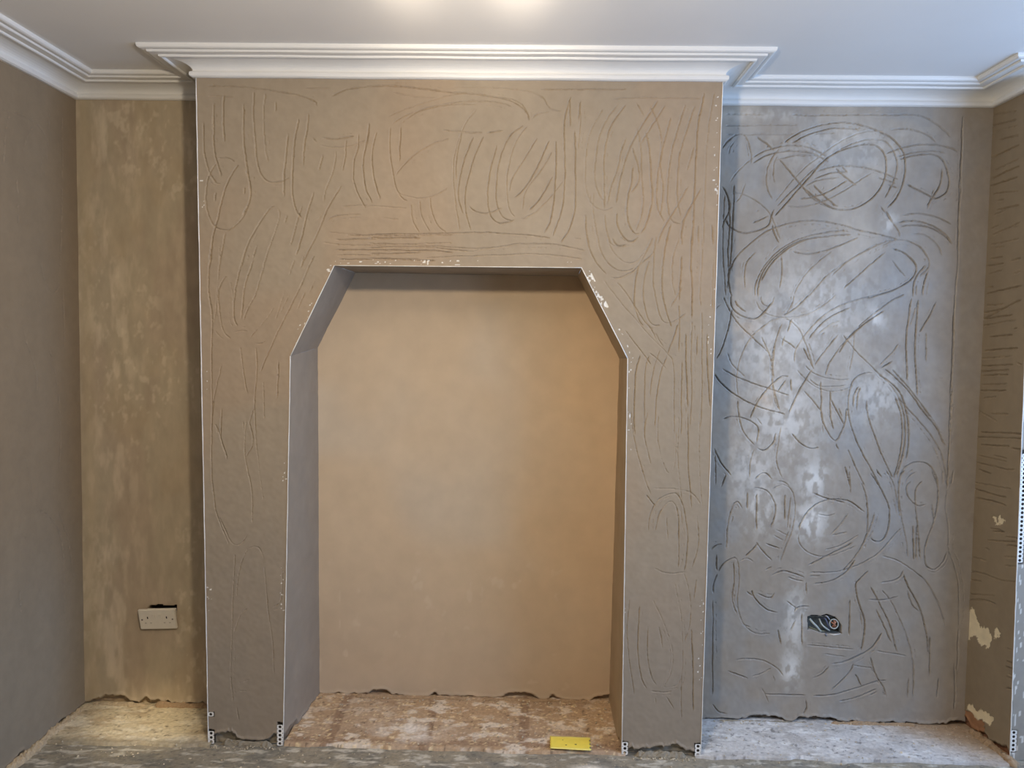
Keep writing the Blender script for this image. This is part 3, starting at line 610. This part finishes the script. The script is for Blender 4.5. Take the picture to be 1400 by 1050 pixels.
# ------------------------------------------------------------------ right-hand nib, the wall beside it and the window wall
fn = Field(-.05, .32, 0, 2.45)
for crop, d in SC_NIB: trace(fn, crop, d, 0, 1.996, 1.0, .0022, .35)
ys = np.linspace(DR + .07, YN, 118); zs = np.linspace(0, H, 780)
A, Bz = np.meshgrid(ys, zs)
h, g = groove_height(fn, A, Bz, .0115, 411, .0006)
h += .003 * (vnoise(A, Bz, .1, .2, 403, 3) - .5)
c = np.tile(srgb(140, 124, 101), A.shape + (1,)) * (.94 + .12 * vnoise(A, Bz, .06, .1, 405, 3))[..., None]
def nib_poly(crop, fl, colr, dep):
    global h, c
    q = np.array(fl, float).reshape(-1, 2); P_ = unproject(crop[0] + q[:, 0] * crop[2], crop[1] + q[:, 1] * crop[2], 0, 2.0)
    a2 = A + .034 * (vnoise(A, Bz, .016, .02, 431, 3) - .5); b2 = Bz + .034 * (vnoise(A, Bz, .016, .02, 432, 3) - .5)
    m_ = inside([(p[1], p[2]) for p in P_], a2, b2); h[m_] -= dep; c[m_] = colr * (.9 + .2 * vnoise(A, Bz, .02, .02, 433, 2)[m_])[:, None]
N3 = (1300, 720, 100 / 318)
nib_poly(N3, [72,800,110,822,145,850,150,900,120,905,90,880,70,850], srgb(158, 116, 84), .004)
nib_poly(N3, [66,335,80,345,100,375,112,350,120,355,125,405,135,440,150,430,168,440,180,480,165,528,140,510,120,470,100,490,85,490,66,475], C_CREAM, .003)
nib_poly(N3, [188,450,200,440,210,455,208,485,195,490,188,475], C_CREAM, .003)
nib_poly(N3, [85,795,110,765,115,795,150,800,178,830,170,870,140,840,110,825], C_CREAM, .003)
nib_poly(N3, [70,830,80,825,84,850,74,856], C_CREAM, .003)
nib_poly((1300, 430, 100 / 339), [205,945,215,935,220,960,235,930,255,960,240,965,212,970], C_CREAM, .002)
h, c = ragged(h, c, A, Bz, 406, .01, .05, .014, C_BRICK * .9)
X = XR + (np.vectorize(NX)(Bz) - XR) * (DR - A) / (DR - YN)
W0, W1, WZ0, WZ1, XW = -2.58, -.32, .78, 2.32, 3.06
pc = srgb(150, 138, 120)
ext = [([(XW, -.02 + .055, 0), (XW, W1, 0), (XW, W1, H), (XW, .035, H)], pc), ([(XW, W0, 0), (XW, -4.6, 0), (XW, -4.6, H), (XW, W0, H)], pc),
       ([(XW, W1, 0), (XW, W0, 0), (XW, W0, WZ0), (XW, W1, WZ0)], pc), ([(XW, W1, WZ1), (XW, W0, WZ1), (XW, W0, H), (XW, W1, H)], pc)]
wall_r = structure(link('wall_right', grid_mesh('wall_right', np.stack([X - h, A, Bz], -1), c, None, ext), M_PLASTER))
xs = np.linspace(0, 1, 60) ** 2 * 1.04; A, Bz = np.meshgrid(xs, np.linspace(0, H, 400)); X = np.vectorize(NX)(Bz) + A * (3.06 - np.vectorize(NX)(Bz)) / 1.04
c = np.tile(srgb(156, 150, 140), A.shape + (1,)); hh = .002 * (vnoise(A, Bz, .03, .05, 451, 3) - .5)
c[(vnoise(A, Bz, .004, .02, 452) > .8) & (A < .05)] = C_WHITE
wm = (A < .021) & (((Bz > .71) & (Bz < 1.12)) | ((Bz > .03) & (Bz < .11))); hh[wm] = -.008; c[wm] = srgb(70, 62, 52)
face = link('plaster_face', grid_mesh('plaster_face', np.stack([X, YN - hh, Bz], -1), c), M_PLASTER, wall_r)
bd = bead((NX(0), YN - .0008, 0), (NX(HC), YN - .0008, HC), wall_r, rad=.002)
wing_strip(NX(.9), 1, .72, 1.108, YN - .0012, bd); wing_strip(NX(.07), 1, .032, .1095, YN - .0012, bd)
link_q = quads_mesh('wall_rear', [[(XL, -4.6, 0), (XL, -4.6, H), (XW, -4.6, H), (XW, -4.6, 0)]])
structure(link('wall_rear', link_q, surface_mat('rear_plaster', colour=srgb(150, 138, 122))))

# ------------------------------------------------------------------ ceiling and cornice
structure(link('ceiling', quads_mesh('ceiling', [[(XL - .05, -4.65, H), (XL - .05, .45, H), (XW + .05, .45, H), (XW + .05, -4.65, H)]]), M_CEIL))
PROFILE = [(-.01, .069), (.010, .069), (.0165, .065), (.018, .059), (.017, .053), (.013, .0495), (.009, .0485), (.0085, .044), (.0105, .040), (.015, .035), (.022, .0305), (.032, .0265), (.045, .0235), (.060, .0215), (.079, .0208),
           (.080, .0255), (.083, .0275), (.087, .0275), (.090, .0255), (.091, .0208), (.114, .0205), (.117, .0195), (.118, .0130), (.120, .0128), (.122, .0140), (.128, .0150), (.134, .0145), (.139, .0115), (.141, .006), (.141, -.002)]
PATH = [(XL, -4.6), (XL, DL), (BXL(HC), DL), (BXL(HC), 0), (BXR(HC), 0), (BXR(HC), DR), (XR, DR), (XR, YN), (XW, YN)]
dirs = [Vector((b[0] - a[0], b[1] - a[1])).normalized() for a, b in zip(PATH, PATH[1:])]
nrms = [Vector((d.y, -d.x)) for d in dirs]
def miter(i):
    if i == 0: return nrms[0]
    if i == len(PATH) - 1: return nrms[-1]
    n1, n2 = nrms[i - 1], nrms[i]; return (n1 + n2) / (1 + n1.dot(n2))
cornice = structure(empty('trim_1', (0, 0, H))); cornice['label'] = 'white moulded plaster cornice following the walls under the ceiling'
for i in range(len(PATH) - 1):
    m0, m1 = miter(i), miter(i + 1); vv, ff = [], []
    a_, b_ = Vector(PATH[i]), Vector(PATH[i + 1]); n = max(2, int((b_ - a_).length / .12)) + 1
    for k in range(n):
        t = k / (n - 1)
        for (d, dz) in PROFILE:
            p = (a_ + m0 * d).lerp(b_ + m1 * d, t); wob = .0008 * math.sin(k * 1.7 + i) if 0 < k < n - 1 else 0
            vv.append((p.x, p.y, -dz + (wob if dz > .02 else 0)))
    m = len(PROFILE)
    for k in range(n - 1):
        for j in range(m - 1): ff.append((k * m + j, k * m + j + 1, (k + 1) * m + j + 1, (k + 1) * m + j))
    me = bpy.data.meshes.new('cornice_run'); me.from_pydata(vv, [], ff); me.update()
    o = link('cornice_run', me, M_PAINT, cornice)
# ------------------------------------------------------------------ floor: grey screed in front, three older slabs behind it
def scuffs(a, b, seed, sa=.03, sb=.02, lo=.6, hi=.72): return sstep(lo, hi, vnoise(a, b, sa, sb, seed, 4))
xs = np.linspace(XL - .01, 2.2, 720); ys = np.linspace(-.34, .06, 84); A, B = np.meshgrid(xs, ys)
h = -.004 + .006 * (vnoise(A, B, .05, .04, 501, 4) - .5)
c = np.tile(srgb(146, 138, 122), A.shape + (1,))
c = mix(c, srgb(124, 121, 112), .8 * scuffs(A, B, 502, .12, .06, .45, .65)); c = mix(c, srgb(160, 150, 130), .6 * scuffs(A, B, 503, .08, .05, .5, .7))
c = mix(c, srgb(204, 198, 184), .8 * scuffs(A, B, 504, .06, .02, .56, .72)); c = mix(c, srgb(80, 80, 78), .6 * scuffs(A, B, 505, .02, .01, .66, .75))
p = unproject(805, 1049, 2, 0.0); c = mix(c, srgb(225, 220, 210), np.exp(-((A - p[0]) / .05) ** 2 - ((B - p[1]) / .02) ** 2) * 1.0)
fc = srgb(134, 132, 122)
floor = structure(link('floor', grid_mesh('floor', np.stack([A, B, h], -1), c, None, [([(XL - .05, -4.65, -.004), (XW + .05, -4.65, -.004), (XW + .05, -.34, -.004), (XL - .05, -.34, -.004)], fc), ([(2.2, -.34, -.004), (XW + .05, -.34, -.004), (XW + .05, .06, -.004), (2.2, .06, -.004)], fc), ([(XL - .05, .05, -.008), (2.2, .05, -.008), (2.2, .5, -.008), (XL - .05, .5, -.008)], fc)]), M_FLOOR))
def slab(name, x0, x1, y0, y1, seed, paint, zrise=0.0, res=.005, wob=.02):
    nx, ny = int((x1 - x0) / res), int((y1 - y0) / res); s, t = np.meshgrid(np.linspace(0, 1, nx), np.linspace(0, 1, ny))
    a = x0 + (x1 - x0) * s
    f = y0 + wob * (vnoise(a, a * 0, .12, 1, seed, 4) - .5) * 2
    b = f + (y1 - f) * t
    z = .007 + zrise * sstep(0, 1, t) + .004 * (vnoise(a, b, .04, .03, seed + 1, 4) - .5)
    z = z + .002 * scuffs(a, b, seed + 2, .02, .014, .66, .74)
    z[0] = -.03; z[1] -= .004
    cc = paint(a, b, seed)
    return link(name, grid_mesh(name, np.stack([a, b, z], -1), cc), M_FLOOR, floor)
def paint_left(a, b, s):
    c = np.tile(srgb(208, 194, 164), a.shape + (1,)); c = mix(c, srgb(180, 160, 130), .7 * scuffs(a, b, s + 3, .1, .06, .45, .7))
    c = mix(c, srgb(120, 110, 92), .85 * scuffs(a, b, s + 4, .016, .010, .66, .74)); c = mix(c, srgb(226, 216, 192), .8 * scuffs(a, b, s + 5, .06, .03, .55, .7))
    return mix(c, srgb(150, 140, 120), .8 * sstep(.03, -.03, b + .03 * (vnoise(a, b, .05, .05, s + 6, 2) - .5)))
def paint_right(a, b, s):
    c = np.tile(srgb(206, 202, 198), a.shape + (1,)); c = mix(c, srgb(176, 170, 164), .7 * scuffs(a, b, s + 3, .08, .05, .48, .7))
    c = mix(c, srgb(228, 226, 222), .8 * scuffs(a, b, s + 5, .05, .02, .55, .7)); c = mix(c, srgb(120, 116, 112), .8 * scuffs(a, b, s + 4, .018, .012, .67, .75))
    c = mix(c, srgb(170, 140, 104), .85 * sstep(1.62, 1.95, a + .9 * (b - .15)))
    return mix(c, srgb(140, 132, 122), .6 * sstep(.03, -.03, b))
def paint_hearth(a, b, s):
    c = np.tile(srgb(180, 154, 126), a.shape + (1,)); c = mix(c, srgb(164, 138, 112), .8 * scuffs(a, b, s + 3, .09, .07, .42, .68))
    c = mix(c, srgb(184, 154, 120), .7 * scuffs(a, b, s + 7, .12, .1, .5, .65))
    for x_ in (-.445, -.09, .27):   # ghost lines where old tiles were bedded
        t = sstep(.022, .016, np.abs(a - x_ - .01 * (vnoise(a, b, .05, .05, s + 8) - .5))); c = mix(c, srgb(146, 118, 94), .8 * t)
    c = mix(c, srgb(150, 122, 98), .7 * sstep(.02, .012, np.abs(b - .035)))
    c = mix(c, srgb(222, 208, 190), .9 * scuffs(a, b, s + 4, .05, .03, .52, .66) * (.4 + .6 * sstep(.35, .6, vnoise(a, b, .2, .1, s + 9)))); c = mix(c, srgb(228, 206, 164), .8 * scuffs(a, b, s + 5, .014, .008, .66, .72))
    c = mix(c, srgb(96, 78, 62), .7 * scuffs(a, b, s + 6, .012, .012, .68, .76))
    w = np.exp(-((a + .16) / .10) ** 2 - ((b - .10) / .06) ** 2); return mix(c, srgb(224, 214, 202), np.clip(1.3 * w * scuffs(a, b, s + 10, .06, .04, .35, .55), 0, 1))
slab('screed_slab', XL - .01, -.86, -.03, DL + .03, 520, paint_left)['label'] = 'pale dusty screed in the left alcove'
slab('hearth_slab', -.60, .635, -.005, .42, 540, paint_hearth, .022)['label'] = 'tan hearth with smeared white adhesive'
slab('screed_slab', .885, 2.03, -.005, DR + .03, 560, paint_right)['label'] = 'white painted screed in the right alcove'

# ------------------------------------------------------------------ mortar left along the wall feet
def lump_mesh(name, L_, wd, ht, seed, rough=.35):
    """a low broken ridge of mortar along +x"""
    n, m = max(6, int(L_ / .008)), 9; vv = []; r = np.random.default_rng(seed)
    prof = .35 + .65 * vnoise(np.linspace(0, L_, n), np.zeros(n), .04, 1, seed, 3)
    for i in range(n):
        e = min(1, min(i, n - 1 - i) / 2.0 + .12)
        for j in range(m):
            an = math.pi * j / (m - 1)
            k = 1 + rough * (r.random() - .5)
            vv.append((i / (n - 1) * L_, -math.cos(an) * wd * prof[i] * e * k, math.sin(an) * ht * prof[i] * e * k - .003))
    ff = [(i * m + j, i * m + j + 1, (i + 1) * m + j + 1, (i + 1) * m + j) for i in range(n - 1) for j in range(m - 1)]
    ff += [tuple(range(m)), tuple(range((n - 1) * m, n * m))[::-1]]
    me = bpy.data.meshes.new(name); me.from_pydata(vv, [], ff); me.update(); return me
M_MORTAR = surface_mat('crumbly_mortar', (0.7, .95), .14, 120, .7, 90, colour=srgb(186, 168, 140))
M_MORTG = surface_mat('grey_crumbly_mortar', (0.7, .95), .16, 120, .7, 90, colour=srgb(146, 136, 118))
M_MORTB = surface_mat('brown_crumbly_mortar', (0.7, .95), .16, 120, .7, 90, colour=srgb(164, 138, 108))
def mortar(name, p, L_, wd, ht, rz, seed, mat, label):
    o = link(name, lump_mesh(name, L_, wd, ht, seed), mat, None, False); o.location = p; o.rotation_euler = (0, 0, rz)
    return tag(o, label, 'mortar')
mortar('mortar_fillet', (XL + .012, -.40, 0.0), .63, .026, .030, math.pi / 2, 601, M_MORTAR, 'long pale strip of broken mortar along the foot of the left wall')
mortar('mortar_ridge', (-1.20, DL - .008, .006), .28, .016, .030, 0, 603, M_MORTB, 'tan mortar ridge behind the left alcove floor near the chimney breast')
mortar('mortar_ridge', (-1.45, DL - .006, .006), .22, .014, .020, 0, 604, M_MORTAR, 'small pale mortar ridge in the far left corner of the alcove')
mortar('mortar_ridge', (-.83, .003, -.004), .19, .014, .030, 0, 605, M_MORTG, 'grey mortar lump at the foot of the left pier')
mortar('mortar_ridge', (.665, .0, -.004), .19, .020, .034, 0, 606, M_MORTG, 'grey mortar lump at the foot of the right pier')
mortar('mortar_ridge', (-.42, .345, .028), .46, .012, .018, 0, 607, M_MORTB, 'low tan mortar ridge at the back left of the hearth')
mortar('mortar_ridge', (.10, .35, .028), .44, .014, .014, 0, 608, M_MORTB, 'low tan mortar ridge at the back right of the hearth')
mortar('mortar_ridge', (1.46, DR - .008, .004), .34, .014, .022, 0, 609, M_MORTB, 'brown mortar ridge below the right alcove wall beside the corner')
mortar('mortar_ridge', (1.02, DR - .006, .004), .36, .010, .012, 0, 610, M_MORTG, 'thin grey mortar ridge below the right alcove wall near the chimney breast')
mortar('mortar_fillet', (1.985, .24, .002), .26, .028, .03, -math.pi / 2 + .1, 611, M_MORTB, 'brown rubble fillet along the foot of the right-hand nib')

# loose crumbs of plaster nobody could count
def crumbs():
    r = np.random.default_rng(71); V, F_ = [], []
    zones = [(-1.44, -.90, -.15, .26, 150, .008), (-.58, .60, .01, .35, 260, .011), (.93, 1.95, -.02, .26, 170, .008), (-1.4, 2.0, -.16, -.02, 330, -.002), (.66, .88, -.03, -.005, 90, -.002), (-.88, -.6, -.03, -.005, 60, -.002), (1.86, 1.98, .0, .2, 60, .006), (-.55, .58, .31, .345, 110, .03), (1.0, 1.95, .235, .262, 80, .008)]
    for x0, x1, y0, y1, n, z in zones:
        for _ in range(n):
            s = .0012 + .0045 * r.random() ** 3; x, y = r.uniform(x0, x1), r.uniform(y0, y1); b = len(V)
            zz = z + (.02 * min(1, max(0, y / .37)) if z == .011 else 0)
            q = np.array([(1, 0, 0), (-1, 0, 0), (0, 1, 0), (0, -1, 0), (0, 0, .8), (0, 0, -.8)]) * s * (0.6 + .8 * r.random((6, 3)))
            an = r.uniform(0, 6.28); R_ = np.array([[math.cos(an), -math.sin(an), 0], [math.sin(an), math.cos(an), 0], [0, 0, 1]])
            V += [tuple(k) for k in (q @ R_.T + (x, y, zz))]
            F_ += [(b + i, b + j, b + k) for i, j, k in ((0, 2, 4), (2, 1, 4), (1, 3, 4), (3, 0, 4), (2, 0, 5), (1, 2, 5), (3, 1, 5), (0, 3, 5))]
    me = bpy.data.meshes.new('plaster_crumbs'); me.from_pydata(V, [], F_); me.update(); return me
cr_ = link('plaster_crumbs', crumbs(), surface_mat('plaster_crumb', (.8, .95), .25, 30, .2, 200, colour=srgb(196, 182, 158)), floor)
cr_['kind'] = 'stuff'; cr_['label'] = 'scattered crumbs of dry plaster'

# ------------------------------------------------------------------ yellow tape on the hearth
def tape():
    cs = unproject([752, 806, 807, 752], [1012, 1014, 1032, 1029], 2, .0)
    n, m = 26, 14; s, t = np.meshgrid(np.linspace(0, 1, n), np.linspace(0, 1, m))
    P = (cs[3] * (1 - s)[..., None] + cs[2] * s[..., None]) * (1 - t)[..., None] + (cs[0] * (1 - s)[..., None] + cs[1] * s[..., None]) * t[..., None]
    P[..., 0] += np.where(s == 1, .004 * np.sin(t * 23), 0) + np.where(s == 0, .002 * np.sin(t * 31), 0)
    P[..., 2] = .0155 + .0012 * (vnoise(P[..., 0], P[..., 1], .03, .03, 81, 2) - .5) + .006 * sstep(.95, 1.0, np.abs(2 * s - 1)) * 0
    cc = np.tile(srgb(248, 226, 92), s.shape + (1,)); cc = mix(cc, srgb(250, 236, 140), .7 * (np.abs(2 * t - 1) > .8).astype(float))
    return grid_mesh('adhesive_tape', P, cc), P
M_TAPE = surface_mat('yellow_tape', (.3, .45), .04, 40, .2, 60)
tm_, TP = tape()
o = link('adhesive_tape', tm_, M_TAPE); tag(o, 'short strip of bright yellow tape lying at the front of the hearth', 'tape')
md = o.modifiers.new('thickness', 'SOLIDIFY'); md.thickness = .0012; md.offset = 1
for s_, t_, r_ in ((.66, .45, .0035), (.41, .33, .003), (.32, .72, .002)):
    i, j = int(t_ * 13), int(s_ * 25); p = TP[i, j]; bm = bmesh.new()
    bmesh.ops.create_icosphere(bm, subdivisions=2, radius=r_); bmesh.ops.scale(bm, vec=(1.3, .9, .5), verts=bm.verts); bmesh.ops.translate(bm, vec=(p[0], p[1], p[2] + .001), verts=bm.verts)
    k = link('grit_speck', bm_mesh('grit_speck', bm), plain_mat('grit', (.16, .12, .04), .9), o, True)

# ------------------------------------------------------------------ double socket hanging off the left alcove wall
sock = empty('double_socket'); tag(sock, 'ivory double plug socket tilted away from the left alcove wall', 'socket')
p_bl = unproject(194, 859, 1, DL - .006); p_br = unproject(243.5, 858, 1, DL - .006)
ctr = (p_bl + p_br) / 2; tilt = math.radians(11); slope = math.atan2(p_br[2] - p_bl[2], p_br[0] - p_bl[0])
sock.matrix_world = Matrix.Translation(Vector(ctr)) @ Matrix.Rotation(-slope, 4, 'Y') @ Matrix.Rotation(tilt, 4, 'X')
SW, SH, ST = .146, .086, .010
def spart(name, bm, mat, parent=sock, smooth=False): return link(name, bm_mesh(name, bm), mat, parent, smooth)
bm = bmesh.new(); add_box(bm, (0, -ST / 2, SH / 2), (SW, ST, SH)); bmesh.ops.bevel(bm, geom=bm.edges[:], offset=.0032, segments=3, affect='EDGES')
spart('faceplate', bm, M_PVC)
for sx in (-1, 1):
    bm = bmesh.new(); add_box(bm, (sx * .0135, -ST - .0012, .056), (.0125, .005, .020)); bmesh.ops.bevel(bm, geom=bm.edges[:], offset=.0012, segments=2, affect='EDGES')
    spart('switch_rocker', bm, M_PVC)
    bm = bmesh.new(); r = bmesh.ops.create_cone(bm, cap_ends=True, segments=20, radius1=.0038, radius2=.0034, depth=.0014)
    bmesh.ops.rotate(bm, verts=bm.verts, cent=(0, 0, 0), matrix=Matrix.Rotation(math.pi / 2, 3, 'X')); bmesh.ops.translate(bm, vec=(sx * .0603, -ST - .0003, .043), verts=bm.verts)
    s_ = spart('screw', bm, M_BRASS); bm = bmesh.new(); add_box(bm, (sx * .0603, -ST - .0011, .043), (.0055, .0006, .001)); spart('screw_slot', bm, M_DARK, s_)
    ox = sx * .0375
    bm = bmesh.new(); add_box(bm, (ox, -ST + .0003, .051), (.0042, .0012, .0092)); spart('earth_slot', bm, M_DARK)
    for q in (-1, 1):
        bm = bmesh.new(); add_box(bm, (ox + q * .0105, -ST + .0001, .0285), (.0068, .0012, .0042)); spart('pin_shutter', bm, plain_mat('ivory_shutter', (.52, .47, .39), .4))
bm = bmesh.new(); add_box(bm, (.008, .012, .043), (.115, .024, .060)); spart('socket_back', bm, M_PVC)

# ------------------------------------------------------------------ open back box with cables in the right alcove
box = empty('socket_back_box'); bc = unproject(1127, 854, 1, DR); box.location = Vector(bc)
tag(box, 'open metal back box with cut cables sunk in the grey right alcove wall', 'back box')
def at(px, py, depth): return Vector(unproject(px, py, 1, DR + depth)) - Vector(bc)
bm = bmesh.new()
for c_, s_ in (((0, .036, 0), (.122, .002, .064)), ((0, .020, .031), (.122, .032, .0015)), ((0, .020, -.031), (.122, .032, .0015)), ((-.061, .020, 0), (.0015, .032, .064)), ((.061, .020, 0), (.0015, .032, .064))): add_box(bm, c_, s_)
link('metal_box', bm_mesh('metal_box', bm), M_GALV, box)
def cable(name, pts, rad, mat, parent=box):
    q = smoothline([tuple(p) for p in pts], .002); bm = bmesh.new(); tube(bm, q, rad, 10); return link(name, bm_mesh(name, bm), mat, parent, True)
cb = cable('cable', [at(1107, 846, .012), at(1112, 852, .000), at(1117, 857, .002), at(1122, 863, .012)], .0042, M_SHEATH); cb['label'] = 'grey cable'
cable('cable', [at(1120, 846, .016), at(1123, 853, .000), at(1128, 858, -.002), at(1134, 862, .010)], .0032, M_SHEATH)
cable('cable', [at(1106, 857, .020), at(1114, 860, .010), at(1122, 862, .012), at(1131, 864, .016)], .0028, plain_mat('olive_wire', (.20, .22, .15), .5))
bm = bmesh.new(); cc_ = at(1140, 853, .002)
ring = [cc_ + Vector((.0165 * math.cos(k * math.pi / 12), .003 * math.sin(k * math.pi / 12), .0175 * math.sin(k * math.pi / 12))) for k in range(25)]
tube(bm, ring, .0024, 8, False); rg = link('sheath_ring', bm_mesh('sheath_ring', bm), M_SHEATH, box, True); rg['label'] = 'pale cut sheath curled into a ring'
for k, (a_, b_) in enumerate((((1136, 850), (1143, 856)), ((1143, 849), (1138, 857)), ((1140, 847), (1141, 858)))):
    cable('copper_wire', [at(*a_, .006), at((a_[0] + b_[0]) / 2 + .5, (a_[1] + b_[1]) / 2, -.003), at(*b_, .006)], .0026, M_COPPER)
cable('core_wire', [at(1123, 845, .02), at(1128, 846, .002), at(1131, 852, .0), at(1134, 859, .012)], .0034, M_BLUEW)
cable('core_wire', [at(1127, 841.5, .012), at(1131, 843, -.003), at(1134, 847, .004)], .0026, plain_mat('grey_blue_wire', (.34, .36, .42), .5))
bm = bmesh.new(); tube(bm, [at(1128, 866, .006), at(1129, 868, -.002), at(1130, 870, .001)], [.0035, .0045, .002], 8)
link('fixing_lug', bm_mesh('fixing_lug', bm), plain_mat('grey_lug', (.20, .21, .24), .5), box, True)
bm = bmesh.new(); tube(bm, [at(1134, 866.5, .002), at(1140, 868, .0), at(1149, 866.5, .002)], [.002, .003, .002], 6)
link('plaster_lip', bm_mesh('plaster_lip', bm), plain_mat('pale_plaster_lip', (.62, .58, .52), .8), box, True)
